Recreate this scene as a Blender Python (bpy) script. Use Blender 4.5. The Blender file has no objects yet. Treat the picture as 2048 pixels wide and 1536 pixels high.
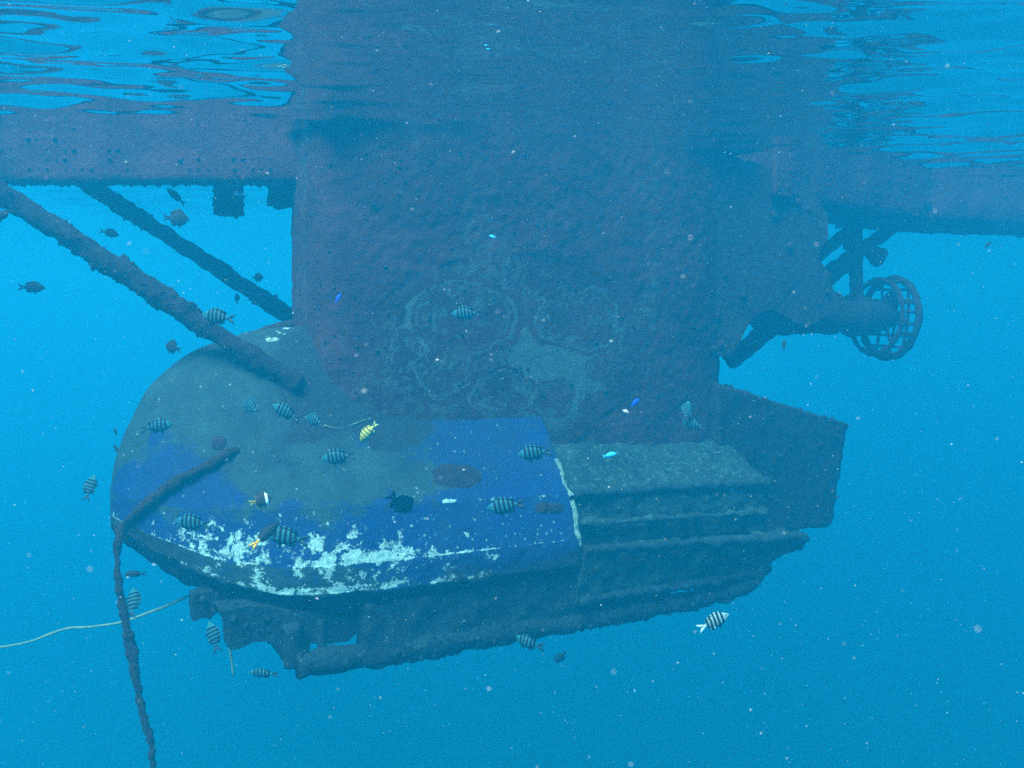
import bpy, bmesh, math, random
import numpy as np
from mathutils import Vector, Matrix, noise
from mathutils.bvhtree import BVHTree

random.seed(7); RNG = np.random.default_rng(7)
R = math.radians
scene = bpy.context.scene
C = scene.collection

# ------------------------------------------------------------------ camera
F = 2048.0                      # focal length in photo pixels
CAMZ = -1.1
PITCH = math.atan(168 / F)      # horizon sits 168 px above the middle
cam_d = bpy.data.cameras.new('camera'); cam_d.lens = 36; cam_d.sensor_width = 36
cam_d.clip_start = 0.02; cam_d.clip_end = 600
cam_d.dof.use_dof = True; cam_d.dof.focus_distance = 6.2; cam_d.dof.aperture_fstop = 9
cam = bpy.data.objects.new('camera', cam_d); C.objects.link(cam)
cam.location = (0, 0, CAMZ); cam.rotation_euler = (math.pi / 2 - PITCH, 0, 0)
scene.camera = cam

# ------------------------------------------------------------------ world, sun, exposure
SUN_EL, SUN_AZ = R(58), R(212)          # azimuth clockwise from +Y: behind the camera, a little to its left
world = bpy.data.worlds.new('World'); scene.world = world; world.use_nodes = True
wn = world.node_tree; bg = wn.nodes['Background']; bg.inputs['Strength'].default_value = 0.15
sky = wn.nodes.new('ShaderNodeTexSky'); sky.sky_type = 'NISHITA'; sky.sun_disc = False
sky.sun_elevation = SUN_EL; sky.sun_rotation = SUN_AZ
wn.links.new(sky.outputs[0], bg.inputs['Color'])
sun_d = bpy.data.lights.new('sun', 'SUN'); sun_d.energy = 2.8; sun_d.angle = R(28); sun_d.color = (1.0, 0.96, 0.9)
sun = bpy.data.objects.new('sun', sun_d); C.objects.link(sun)
to_sun = Vector((math.sin(SUN_AZ) * math.cos(SUN_EL), math.cos(SUN_AZ) * math.cos(SUN_EL), math.sin(SUN_EL)))
sun.rotation_euler = to_sun.to_track_quat('Z', 'Y').to_euler(); sun.location = (0, 0, 20)
vs = scene.view_settings
vs.view_transform = 'Standard'; vs.look = 'None'; vs.gamma = 1.0; vs.use_curve_mapping = False
vs.exposure = 2.48
cy = scene.cycles
cy.use_denoising = False; cy.volume_bounces = 1; cy.max_bounces = 4; cy.diffuse_bounces = 1; cy.glossy_bounces = 2
cy.transparent_max_bounces = 4; cy.sample_clamp_indirect = 4.0

# ------------------------------------------------------------------ helpers
def ray(px, py):
    d = Vector(((px - 1024) / F, 1.0, (768 - py) / F))
    c, s = math.cos(PITCH), math.sin(PITCH)
    return Vector((d.x, d.y * c + d.z * s, -d.y * s + d.z * c))
def at(px, py, Y):
    d = ray(px, py); return Vector((0, 0, CAMZ)) + d * (Y / d.y)

ORG = Vector((-0.076, 7.60, 0)); YAW = R(28)
ROOTM = Matrix.Translation(ORG) @ Matrix.Rotation(YAW, 4, 'Z')
ROOTI = ROOTM.inverted()
def loc(px, py, Y): return ROOTI @ at(px, py, Y)
def onplane(px, py, yl):
    """point of the pixel's ray on the vessel's lengthwise plane y = yl (local)"""
    o = ROOTI @ Vector((0, 0, CAMZ)); d = (ROOTI.to_3x3() @ ray(px, py))
    return o + d * ((yl - o.y) / d.y)

def new_mesh(name, verts, faces, smooth=True):
    me = bpy.data.meshes.new(name)
    me.from_pydata([tuple(v) for v in verts], [], [tuple(f) for f in faces])
    if smooth: me.polygons.foreach_set('use_smooth', [True] * len(me.polygons))
    me.update(); return me
def link(name, me, mat=None, parent=None):
    o = bpy.data.objects.new(name, me); C.objects.link(o)
    if mat is not None:
        me.materials.clear(); me.materials.append(mat)
    if parent is not None: o.parent = parent
    return o
def tag(o, label=None, cat=None, group=None, kind=None):
    if label: o['label'] = label
    if cat: o['category'] = cat
    if group: o['group'] = group
    if kind: o['kind'] = kind
    return o

def loft(rings, cap=True, closed=True):
    rings = np.asarray(rings); M, N = rings.shape[:2]
    v = rings.reshape(-1, 3).tolist(); f = []
    rng = N if closed else N - 1
    for i in range(M - 1):
        a, b = i * N, (i + 1) * N
        for j in range(rng):
            k = (j + 1) % N
            f.append((a + j, a + k, b + k, b + j))
    if cap and closed:
        for i, rev in ((0, True), (M - 1, False)):
            c = rings[i].mean(0).tolist(); v.append(c); ci = len(v) - 1
            for j in range(N):
                k = (j + 1) % N; a, b = i * N + j, i * N + k
                f.append((ci, b, a) if rev else (ci, a, b))
    return v, f

def fix_normals(me):
    bm = bmesh.new(); bm.from_mesh(me); bmesh.ops.recalc_face_normals(bm, faces=bm.faces)
    bm.to_mesh(me); bm.free()

def coords(me):
    a = np.empty(len(me.vertices) * 3); me.vertices.foreach_get('co', a); return a.reshape(-1, 3)
def normals(me):
    a = np.empty(len(me.vertices) * 3); me.vertex_normals.foreach_get('vector', a); return a.reshape(-1, 3)

def lump(p, s, oc=3):
    q = Vector(p) * s
    return noise.fractal(q, 0.9, 2.0, oc)
def knob(p, s):
    return max(0.0, 0.62 - noise.voronoi(Vector(p) * s)[0][0])

def displace(me, amp, sc, knob_amp=0.0, knob_sc=14, weight=None, off=(0, 0, 0)):
    co, no = coords(me), normals(me); out = co.copy(); O = Vector(off)
    for i in range(len(co)):
        w = 1.0 if weight is None else weight(co[i])
        if w <= 0: continue
        p = Vector(co[i]) + O
        d = amp * lump(p, sc)
        if knob_amp: d += knob_amp * knob(p, knob_sc)
        out[i] = co[i] + no[i] * d * w
    me.vertices.foreach_set('co', out.ravel()); me.update()

def attr(me, name, values):
    a = me.attributes.new(name, 'FLOAT', 'POINT'); a.data.foreach_set('value', np.asarray(values, dtype=np.float32))

def catmull(pts, n):
    P = [Vector(p) for p in pts]; P = [P[0] * 2 - P[1]] + P + [P[-1] * 2 - P[-2]]; out = []
    segs = len(P) - 3
    for k in range(n):
        t = k / (n - 1) * segs; i = min(int(t), segs - 1); u = t - i
        a, b, c, d = P[i:i + 4]
        out.append(0.5 * ((2 * b) + (c - a) * u + (2 * a - 5 * b + 4 * c - d) * u * u + (3 * b - a - 3 * c + d) * u ** 3))
    return out

def tube_data(path, rad, seg=12):
    rings = []; n = len(path); up = Vector((0.13, 0.31, 0.94))
    for i, p in enumerate(path):
        t = (path[min(i + 1, n - 1)] - path[max(i - 1, 0)]).normalized()
        x = t.cross(up).normalized(); y = x.cross(t)
        r = rad(i / (n - 1)) if callable(rad) else rad
        rings.append([tuple(p + (x * math.cos(a) + y * math.sin(a)) * r) for a in [2 * math.pi * k / seg for k in range(seg)]])
    return loft(rings)

def tube(name, pts, rad, mat, parent=None, step=0.03, seg=14, amp=0.0, sc=9, knob_amp=0.0, knob_sc=14, straight=False):
    pts = [Vector(p) for p in pts]
    L = sum((pts[i + 1] - pts[i]).length for i in range(len(pts) - 1)); n = max(6, int(L / step))
    if straight:
        path = [pts[0].lerp(pts[-1], k / (n - 1)) for k in range(n)]
    else:
        path = catmull(pts, n)
    v, f = tube_data(path, rad, seg); me = new_mesh(name, v, f)
    fix_normals(me)
    if amp or knob_amp: displace(me, amp, sc, knob_amp, knob_sc)
    return link(name, me, mat, parent)

def hexa_data(c, step=0.06):
    """closed box on eight corners (0-3 bottom ring, 4-7 top ring), every face a fine bilinear grid"""
    c = [Vector(p) for p in c]; V = []; Fc = []; seen = {}
    def vid(p):
        k = (round(p.x, 4), round(p.y, 4), round(p.z, 4))
        if k not in seen: seen[k] = len(V); V.append(tuple(p))
        return seen[k]
    ex = max(2, int(max((c[1] - c[0]).length, (c[2] - c[3]).length, (c[5] - c[4]).length) / step))
    ey = max(2, int(max((c[3] - c[0]).length, (c[2] - c[1]).length, (c[7] - c[4]).length) / step))
    ez = max(2, int(max((c[4] - c[0]).length, (c[6] - c[2]).length) / step))
    def face(a, b, d, e, m, n):
        g = [[vid(a.lerp(b, i / m).lerp(e.lerp(d, i / m), j / n)) for i in range(m + 1)] for j in range(n + 1)]
        for j in range(n):
            for i in range(m): Fc.append((g[j][i], g[j][i + 1], g[j + 1][i + 1], g[j + 1][i]))
    face(c[0], c[1], c[2], c[3], ex, ey); face(c[4], c[5], c[6], c[7], ex, ey)
    face(c[0], c[1], c[5], c[4], ex, ez); face(c[3], c[2], c[6], c[7], ex, ez)
    face(c[0], c[3], c[7], c[4], ey, ez); face(c[1], c[2], c[6], c[5], ey, ez)
    return V, Fc
def hexa(name, c, mat, parent=None, step=0.06, amp=0.02, sc=7, knob_amp=0.03, knob_sc=12):
    v, f = hexa_data(c, step); me = new_mesh(name, v, f); fix_normals(me)
    if amp or knob_amp: displace(me, amp, sc, knob_amp, knob_sc)
    return link(name, me, mat, parent)

# ------------------------------------------------------------------ materials
def newmat(name):
    m = bpy.data.materials.new(name); m.use_nodes = True; nt = m.node_tree
    return m, nt, nt.nodes['Principled BSDF']
def N(nt, typ, **kw):
    n = nt.nodes.new(typ)
    for k, v in kw.items():
        if hasattr(n, k): setattr(n, k, v)
        else: n.inputs[k].default_value = v
    return n
def mixc(nt, fac, a, b):
    m = nt.nodes.new('ShaderNodeMix'); m.data_type = 'RGBA'
    for sock, val in ((m.inputs['Factor'], fac), (m.inputs['A'], a), (m.inputs['B'], b)):
        if isinstance(val, bpy.types.NodeSocket): nt.links.new(val, sock)
        elif isinstance(val, (int, float)): sock.default_value = val
        else: sock.default_value = (*val, 1)
    return m.outputs['Result']
def math_(nt, op, a, b=None, clamp=False):
    m = nt.nodes.new('ShaderNodeMath'); m.operation = op; m.use_clamp = clamp
    for sock, val in zip(m.inputs, (a, b)):
        if val is None: continue
        if isinstance(val, bpy.types.NodeSocket): nt.links.new(val, sock)
        else: sock.default_value = val
    return m.outputs[0]
def ramp(nt, fac, stops, interp='LINEAR'):
    r = nt.nodes.new('ShaderNodeValToRGB'); r.color_ramp.interpolation = interp; e = r.color_ramp.elements
    while len(e) < len(stops): e.new(0.5)
    for el, (p, c) in zip(e, stops):
        el.position = p; el.color = (c, c, c, 1) if isinstance(c, (int, float)) else (*c, 1)
    nt.links.new(fac, r.inputs[0]); return r.outputs[0]
def noise_tex(nt, scale, detail=4, rough=0.6, coord='Object', dist=0.0):
    tc = nt.nodes.new('ShaderNodeTexCoord'); n = nt.nodes.new('ShaderNodeTexNoise')
    n.inputs['Scale'].default_value = scale; n.inputs['Detail'].default_value = detail
    n.inputs['Roughness'].default_value = rough; n.inputs['Distortion'].default_value = dist
    nt.links.new(tc.outputs[coord], n.inputs['Vector']); return n.outputs[0]
def voro(nt, scale, feature='F1', coord='Object', rand=1.0):
    tc = nt.nodes.new('ShaderNodeTexCoord'); n = nt.nodes.new('ShaderNodeTexVoronoi'); n.feature = feature
    n.inputs['Scale'].default_value = scale; n.inputs['Randomness'].default_value = rand
    nt.links.new(tc.outputs[coord], n.inputs['Vector']); return n
def bump(nt, b, h, strength, dist=0.01):
    n = nt.nodes.new('ShaderNodeBump'); n.inputs['Strength'].default_value = strength; n.inputs['Distance'].default_value = dist
    nt.links.new(h, n.inputs['Height']); nt.links.new(n.outputs[0], b.inputs['Normal'])

def growth_material(name, dark, mid, light, scale=1.0):
    m, nt, b = newmat(name)
    n1 = noise_tex(nt, 3.2 * scale, 6, 0.65); n2 = noise_tex(nt, 26 * scale, 4, 0.7)
    c = mixc(nt, ramp(nt, n1, [(0.36, 0), (0.66, 1)]), dark, mid)
    c = mixc(nt, ramp(nt, n2, [(0.52, 0), (0.74, 1)]), c, light)
    nt.links.new(c, b.inputs['Base Color']); b.inputs['Roughness'].default_value = 0.95
    b.inputs['Specular IOR Level'].default_value = 0.1
    bump(nt, b, n2, 0.9, 0.02); return m
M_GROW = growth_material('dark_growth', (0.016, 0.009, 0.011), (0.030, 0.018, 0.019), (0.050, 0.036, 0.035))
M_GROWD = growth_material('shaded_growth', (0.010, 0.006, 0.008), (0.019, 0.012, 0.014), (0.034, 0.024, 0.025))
M_KEEL = growth_material('keel_growth', (0.007, 0.012, 0.017), (0.013, 0.026, 0.033), (0.030, 0.054, 0.056))
M_RAFT = growth_material('raft_growth', (0.034, 0.007, 0.010), (0.062, 0.015, 0.019), (0.075, 0.034, 0.036))
M_GROW2 = growth_material('olive_growth', (0.009, 0.015, 0.016), (0.019, 0.034, 0.031), (0.052, 0.104, 0.084))
M_PATCH = growth_material('encrusting_sponge', (0.016, 0.009, 0.012), (0.026, 0.014, 0.016), (0.036, 0.022, 0.022), 2)
M_ROPE = growth_material('fouled_rope', (0.016, 0.010, 0.010), (0.034, 0.018, 0.016), (0.050, 0.034, 0.028), 3)
M_PALEROPE = growth_material('pale_line', (0.16, 0.20, 0.15), (0.24, 0.28, 0.20), (0.30, 0.34, 0.26), 3)
M_CRUST = growth_material('white_crust', (0.10, 0.16, 0.14), (0.24, 0.32, 0.25), (0.42, 0.48, 0.38), 5)
M_SAND = growth_material('sand', (0.30, 0.27, 0.2), (0.36, 0.33, 0.26), (0.42, 0.39, 0.3), 0.3)

# painted pod: blue paint, olive film, white patches, dark growth; the masks are stored on the mesh
def pod_material():
    m, nt, b = newmat('pod_paint')
    def A(n):
        a = nt.nodes.new('ShaderNodeAttribute'); a.attribute_name = n; return a.outputs['Fac']
    n1 = noise_tex(nt, 2.2, 5, 0.6); n2 = noise_tex(nt, 11, 6, 0.7); n3 = noise_tex(nt, 55, 4, 0.7)
    v1 = voro(nt, 13).outputs['Distance']; v2 = voro(nt, 30)
    blue = mixc(nt, ramp(nt, n2, [(0.3, 0), (0.75, 1)]), (0.0015, 0.012, 0.066), (0.0025, 0.022, 0.105))
    blue = mixc(nt, ramp(nt, n3, [(0.55, 0), (0.8, 0.5)]), blue, (0.012, 0.045, 0.12))
    n5 = noise_tex(nt, 4.5, 8, 0.74); n6 = noise_tex(nt, 1.6, 6, 0.7)
    blue = mixc(nt, ramp(nt, n6, [(0.40, 0.0), (0.68, 0.75)]), blue, (0.006, 0.016, 0.045))
    blue = mixc(nt, ramp(nt, n5, [(0.50, 0), (0.72, 0.6)]), blue, (0.016, 0.034, 0.055))
    alg = mixc(nt, ramp(nt, n5, [(0.35, 0), (0.7, 1)]), (0.008, 0.016, 0.021), (0.021, 0.044, 0.043))
    f_alg = ramp(nt, math_(nt, 'ADD', A('algae'), math_(nt, 'MULTIPLY', math_(nt, 'SUBTRACT', n5, 0.5), 2.3)), [(0.36, 0), (0.64, 1)])
    c = mixc(nt, f_alg, blue, alg)
    # fine sprinkle of small pale ring spots
    spot = ramp(nt, v2.outputs['Distance'], [(0.0, 0.9), (0.10, 0.9), (0.30, 0)])
    pick = nt.nodes.new('ShaderNodeSeparateColor'); nt.links.new(v2.outputs['Color'], pick.inputs[0])
    sp = math_(nt, 'MULTIPLY', math_(nt, 'MULTIPLY', spot, ramp(nt, n3, [(0.42, 0), (0.6, 1)])), math_(nt, 'LESS_THAN', pick.outputs[0], A('spots')))
    c = mixc(nt, sp, c, (0.22, 0.30, 0.25))
    # big flaked white patches
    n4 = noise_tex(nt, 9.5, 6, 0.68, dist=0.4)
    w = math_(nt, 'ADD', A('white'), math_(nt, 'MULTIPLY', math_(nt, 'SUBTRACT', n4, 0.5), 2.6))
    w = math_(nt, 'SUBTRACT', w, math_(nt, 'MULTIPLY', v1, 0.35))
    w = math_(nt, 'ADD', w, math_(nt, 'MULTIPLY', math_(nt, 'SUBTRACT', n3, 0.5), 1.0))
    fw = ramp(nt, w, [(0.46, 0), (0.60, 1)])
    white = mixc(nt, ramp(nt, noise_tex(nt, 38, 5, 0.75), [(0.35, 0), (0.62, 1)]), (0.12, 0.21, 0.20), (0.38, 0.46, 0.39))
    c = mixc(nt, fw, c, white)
    g = math_(nt, 'ADD', A('grow'), math_(nt, 'MULTIPLY', math_(nt, 'SUBTRACT', n2, 0.5), 0.9))
    fg = ramp(nt, g, [(0.44, 0), (0.62, 1)])
    gc = mixc(nt, ramp(nt, n3, [(0.4, 0), (0.7, 1)]), (0.006, 0.008, 0.012), (0.017, 0.020, 0.024))
    c = mixc(nt, fg, c, gc)
    nt.links.new(c, b.inputs['Base Color']); b.inputs['Roughness'].default_value = 0.8
    b.inputs['Specular IOR Level'].default_value = 0.15
    h = math_(nt, 'ADD', math_(nt, 'MULTIPLY', fw, 0.5), math_(nt, 'MULTIPLY', n3, 0.8))
    bump(nt, b, h, 0.6, 0.012); return m
M_POD = pod_material()

def column_material():
    m, nt, b = newmat('column_growth')
    a = nt.nodes.new('ShaderNodeAttribute'); a.attribute_name = 'dark'
    n1 = noise_tex(nt, 2.4, 5, 0.6); n2 = noise_tex(nt, 20, 5, 0.7); n3 = noise_tex(nt, 60, 3, 0.7)
    pale = mixc(nt, n2, (0.040, 0.052, 0.050), (0.060, 0.080, 0.072))
    dark = mixc(nt, ramp(nt, n1, [(0.35, 0), (0.65, 1)]), (0.025, 0.006, 0.009), (0.048, 0.014, 0.017))
    f = math_(nt, 'ADD', a.outputs['Fac'], math_(nt, 'MULTIPLY', math_(nt, 'SUBTRACT', n2, 0.5), 0.7))
    c = mixc(nt, ramp(nt, f, [(0.25, 0), (0.68, 1)]), pale, dark)
    c = mixc(nt, ramp(nt, n3, [(0.58, 0), (0.8, 0.7)]), c, (0.050, 0.042, 0.038))
    nt.links.new(c, b.inputs['Base Color']); b.inputs['Roughness'].default_value = 0.95
    b.inputs['Specular IOR Level'].default_value = 0.1
    bump(nt, b, math_(nt, 'ADD', n2, n3), 0.7, 0.015); return m
M_COL = column_material()

# water seen from below: mirror past the critical angle, clear inside it
def water_material():
    m = bpy.data.materials.new('water_surface'); m.use_nodes = True; nt = m.node_tree; nt.nodes.clear()
    out = nt.nodes.new('ShaderNodeOutputMaterial'); mix = nt.nodes.new('ShaderNodeMixShader')
    tr = nt.nodes.new('ShaderNodeBsdfTransparent'); gl = nt.nodes.new('ShaderNodeBsdfGlossy')
    gl.inputs['Roughness'].default_value = 0.0; gl.inputs['Color'].default_value = (0.97, 0.98, 1, 1)
    g = nt.nodes.new('ShaderNodeNewGeometry'); dot = nt.nodes.new('ShaderNodeVectorMath'); dot.operation = 'DOT_PRODUCT'
    nt.links.new(g.outputs['Incoming'], dot.inputs[0]); nt.links.new(g.outputs['Normal'], dot.inputs[1])
    c = math_(nt, 'ABSOLUTE', dot.outputs['Value'])
    f = ramp(nt, c, [(0.0, 1.0), (0.655, 1.0), (0.70, 0.10), (0.85, 0.03), (1.0, 0.02)])
    nt.links.new(f, mix.inputs[0]); nt.links.new(tr.outputs[0], mix.inputs[1]); nt.links.new(gl.outputs[0], mix.inputs[2])
    nt.links.new(mix.outputs[0], out.inputs['Surface']); return m
M_WATER = water_material()

# ------------------------------------------------------------------ water surface, seabed
def axis(lo, hi, step, far, grow=1.12):
    a = list(np.arange(lo, hi + step * 0.5, step)); s = step; x = a[-1]
    while x < far: s *= grow; x += s; a.append(x)
    s = step; x = a[0]; pre = []
    while x > -far: s *= grow; x -= s; pre.append(x)
    return np.array(pre[::-1] + a)
def build_water():
    xs = axis(-4.6, 6.2, 0.034, 150); ys = axis(3.2, 12.5, 0.030, 150)
    X, Y = np.meshgrid(xs, ys)
    sp = np.maximum(np.gradient(xs)[None, :] * np.ones_like(X), np.gradient(ys)[:, None] * np.ones_like(X))
    Z = np.zeros_like(X); rg = np.random.default_rng(21)
    for k in range(70):
        lam = 0.105 * (9 ** rg.random()); th = math.pi / 2 + rg.normal(0, 0.5) + 0.12
        kk = 2 * math.pi / lam; slope = 0.0165 * (0.55 + 0.45 * min(1, lam / 0.5))
        a = slope / kk
        Z += a * np.clip((lam / sp - 2.5) / 3, 0, 1) * np.sin(kk * (X * math.cos(th) + Y * math.sin(th)) + rg.random() * 6.28)
    n, mth = X.shape
    v = np.stack([X, Y, Z], -1).reshape(-1, 3)
    i = np.arange(n - 1)[:, None] * mth + np.arange(mth - 1)[None, :]
    f = np.stack([i, i + 1, i + mth + 1, i + mth], -1).reshape(-1, 4)
    return new_mesh('water_surface', v.tolist(), f.tolist())
tag(link('water_surface', build_water(), M_WATER), 'rippled underside of the sea surface mirroring the blue water', kind='structure')
s = 150; g = 24
v = [(-s + 2 * s * i / g, -s + 2 * s * j / g, -24 + 0.5 * lump((i, j, 0), 0.4)) for j in range(g + 1) for i in range(g + 1)]
f = [(j * (g + 1) + i, j * (g + 1) + i + 1, (j + 1) * (g + 1) + i + 1, (j + 1) * (g + 1) + i) for j in range(g) for i in range(g)]
tag(link('seabed', new_mesh('seabed', v, f), M_SAND), 'sandy seabed far below', kind='structure')

# ------------------------------------------------------------------ the vessel
root = bpy.data.objects.new('floating_vessel', None); C.objects.link(root)
root.location = ORG; root.rotation_euler = (0, 0, YAW)
tag(root, 'large overgrown floating vessel with dark column, blue bow pod and surface raft', 'vessel')

def lerpf(xs, ys): return lambda x: float(np.interp(x, xs, ys))
def smooth_interp(xs, ys):
    xs = np.array(xs, float); ys = np.array(ys, float)
    d = np.diff(ys) / np.diff(xs); m = np.zeros_like(ys); m[0] = d[0]; m[-1] = d[-1]
    for i in range(1, len(xs) - 1):
        m[i] = 0 if d[i - 1] * d[i] <= 0 else 2 * d[i - 1] * d[i] / (d[i - 1] + d[i])
    def fn(x):
        x = min(max(x, xs[0]), xs[-1]); i = min(int(np.searchsorted(xs, x, 'right')) - 1, len(xs) - 2)
        h = xs[i + 1] - xs[i]; t = (x - xs[i]) / h
        return ((2 * t ** 3 - 3 * t * t + 1) * ys[i] + (t ** 3 - 2 * t * t + t) * h * m[i] + (-2 * t ** 3 + 3 * t * t) * ys[i + 1] + (t ** 3 - t * t) * h * m[i + 1])
    return fn

HW = smooth_interp([-2.75, -2.72, -2.66, -2.556, -2.32, -2.06, -1.7, -1.22, 0.0], [0.02, 0.14, 0.27, 0.44, 0.69, 0.85, 1.0, 1.06, 1.10])
ZC = smooth_interp([-2.75, -2.72, -2.62, -2.49, -2.15, -1.6, 0.0], [-2.28, -2.10, -1.86, -1.63, -1.39, -1.28, -1.28])
ZK = smooth_interp([-2.75, -2.4, -1.8, 0.0], [-2.30, -2.33, -2.33, -2.385])
ZCH = smooth_interp([-2.75, -2.5, -2.2, -1.8, 0.0], [-2.44, -2.53, -2.63, -2.67, -2.675])
ZB = smooth_interp([-2.75, -2.556, -2.3, -2.1, -1.9, 0.0], [-2.50, -2.70, -2.86, -2.99, -3.06, -3.08])

# section: (fraction of half width, which z) ; index of facet kept for the paint masks
def section(s_):
    hw, zc, zk, zch, zb = HW(s_), ZC(s_), ZK(s_), ZCH(s_), ZB(s_)
    zk = min(zk, zc - 0.02); zs = zch + (zb - zch) * 0.42
    return [(0.0, zc), (0.17, zc + (zk - zc) * 0.06), (0.34, zc + (zk - zc) * 0.24), (0.55, zc + (zk - zc) * 0.57), (0.76, zc + (zk - zc) * 0.83), (0.90, zk),
            (1.0, zch), (1.004, zch - 0.02), (1.008, zs), (0.93, zs - 0.015), (0.80, zb + 0.03), (0.66, zb), (0.0, zb - 0.02)], hw
SEG_N = [5, 8, 14, 16, 12, 32, 4, 14, 4, 10, 5, 6]
def build_pod():
    stations = list(np.concatenate([[-2.75, -2.747, -2.74, -2.73, -2.715, -2.70, -2.68], np.arange(-2.665, 0.001, 0.0145), [0.0]]))
    rings = []; facet = []; sval = []
    for s_ in stations:
        prof, hw = section(s_); near = []; ff = []
        for k in range(len(prof) - 1):
            for q in range(SEG_N[k]):
                t = q / SEG_N[k]; a, b = prof[k], prof[k + 1]
                near.append((a[0] + (b[0] - a[0]) * t, a[1] + (b[1] - a[1]) * t)); ff.append(k + t)
        near.append(prof[-1]); ff.append(len(prof) - 1)
        far = prof[1:-1][::-1]
        ring = [(s_, -y * hw, z) for y, z in near] + [(s_, y * hw, z) for y, z in far]
        rings.append(ring); facet += ff + [5.0] * len(far); sval += [s_] * len(ring)
    v, fc = loft(rings, cap=True); facet += [0, 0]; sval += [stations[0], 0.0]
    me = new_mesh('pod_hull', v, fc); fix_normals(me)
    co = coords(me); n = len(co)
    al, wh, gr, spt = np.zeros(n), np.zeros(n), np.zeros(n), np.zeros(n)
    for i in range(n):
        k, s_ = facet[i], sval[i]; p = co[i]; nz = lump(p, 1.7, 4); nz2 = lump((p[0] + 9, p[1], p[2]), 5, 3)
        near = p[1] < 0.05
        # deck facets 0..5
        if k < 5.0:
            low = 4.5 if s_ > -2.05 else 4.5 - 2.2 * min(1, (-2.05 - s_) / 0.45)
            q_ = min(1, max(0, 0.5 + (-0.86 - s_ + 0.16 * nz + 0.06 * nz2) / 0.34)); a = q_ + (1 - q_) * (0.10 + 0.25 * max(0, nz))
            a *= 1 - 0.5 * min(1, max(0, (k + 0.45 * nz + 0.2 * nz2 - low + 0.3) / 0.6)) - 0.5 * min(1, max(0, (-2.0 - s_) / 0.4)) * min(1, max(0, (k + 0.5 * nz + 0.3 * nz2 - low + 0.5) / 1.3))
            bl = min(1, max(0, (s_ + 1.62 + 0.25 * nz) / 0.35)); a *= 1 - bl * (1 - min(1, max(0.12, (k - 3.2 + 0.6 * nz) / 0.8)))     # blue again by the foot of the column
            al[i] = a; spt[i] = 0.05
            gr[i] = max(0.0, 0.9 * min(1, max(0, (3.75 + 0.5 * nz - k) / 0.5)) * min(1, max(0, (s_ + 1.86 + 0.2 * nz + 0.1 * (k - 2)) / 0.22)) * (1 if s_ < -1.0 else max(0.45, 1 - (s_ + 1.0) / 0.5)) + 0.15 * nz2)
            if 4.93 < k: wh[i] = 0.55 if -0.92 < s_ else 0.2
        elif k < 6.0:                                           # sloping strake, white flakes near its lower edge
            t = k - 5.0
            base = lerpf([-2.8, -2.3, -2.1, -1.75, -1.3, -0.9, -0.5, 0], [0.42, 0.52, 0.68, 0.76, 0.70, 0.34, 0.16, 0.26])(s_)
            edge = 0.16 * max(0, (t - 0.45) / 0.55)
            wh[i] = base * (0.52 + 0.52 * t) + edge * (1 if s_ < -1 else 0.6) + 0.10 * nz
            if t > 0.965: wh[i] = max(wh[i], 0.75 + 0.35 * nz)
            if t < 0.05: wh[i] = 0.62 if s_ > -0.95 else 0.2
            spt[i] = lerpf([-2.8, -1.2, -0.7, 0], [0.1, 0.15, 0.45, 0.5])(s_) * (0.3 + t)
            al[i] = 0.10 + (0.48 * max(0, 1 - t / 0.45) if s_ < -0.95 else 0)
        elif k < 8.0:                                           # under the chine: crusted, bluer towards the seam
            t = k - 6.0
            wh[i] = lerpf([-2.8, -2.4, -2.0, -1.5, -1.25, 0], [0.16, 0.40, 0.60, 0.58, 0.38, 0.22])(s_) + 0.18 * nz
            if 1.7 < t and s_ < -0.6: wh[i] += 0.24
            al[i] = lerpf([-2.8, -2.2, -1.5, -1.2, 0], [0.8, 0.75, 0.6, 0.15, 0.1])(s_)
            gr[i] = lerpf([-2.8, -2.45, -2.2, -1.2, -0.5, 0], [0.62, 0.52, 0.28, 0.12, 0.34, 0.50])(s_) + 0.15 * nz
            if s_ > -1.0 and t > 1.0: gr[i] += 0.28 * (t - 1.0)
        else:
            gr[i] = 0.78 + 0.25 * nz; al[i] = 0.4
        if s_ < -2.45: gr[i] = max(gr[i], 0.30 + 0.2 * nz)
    # sunlit rim by the column's foot, its light painted in through the white mask
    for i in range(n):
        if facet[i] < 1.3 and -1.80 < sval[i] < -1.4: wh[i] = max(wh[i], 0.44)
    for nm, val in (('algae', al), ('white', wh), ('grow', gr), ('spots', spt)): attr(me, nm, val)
    co2 = {}
    no = normals(me); out = co.copy()
    for i in range(n):
        k = facet[i]
        d = 0.006 * lump(co[i], 2.0, 2)
        if k >= 8: d += 0.022 * lump(co[i], 8, 3) + 0.035 * knob(co[i], 11)
        elif k >= 6: d += 0.006 * lump(co[i], 14, 3) + 0.012 * gr[i] * knob(co[i], 14)
        elif k >= 5: d += 0.005 * wh[i] * lump(co[i], 16, 3)
        out[i] = co[i] + no[i] * d
    me.vertices.foreach_set('co', out.ravel()); me.update()
    return me
pod_me = build_pod()
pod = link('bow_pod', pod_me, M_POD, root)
tag(pod, 'rounded bow pod of flaking blue paint, olive film and white patches')
pod_bvh = BVHTree.FromPolygons([ROOTM @ v.co for v in pod_me.vertices], [tuple(p.vertices) for p in pod_me.polygons])
def hit(px, py, lift=0.0):
    o = Vector((0, 0, CAMZ)); r = pod_bvh.ray_cast(o, ray(px, py).normalized())
    if r[0] is None: return at(px, py, 6.3), Vector((0, -1, 0))
    return r[0] + r[1] * lift, r[1]

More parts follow.
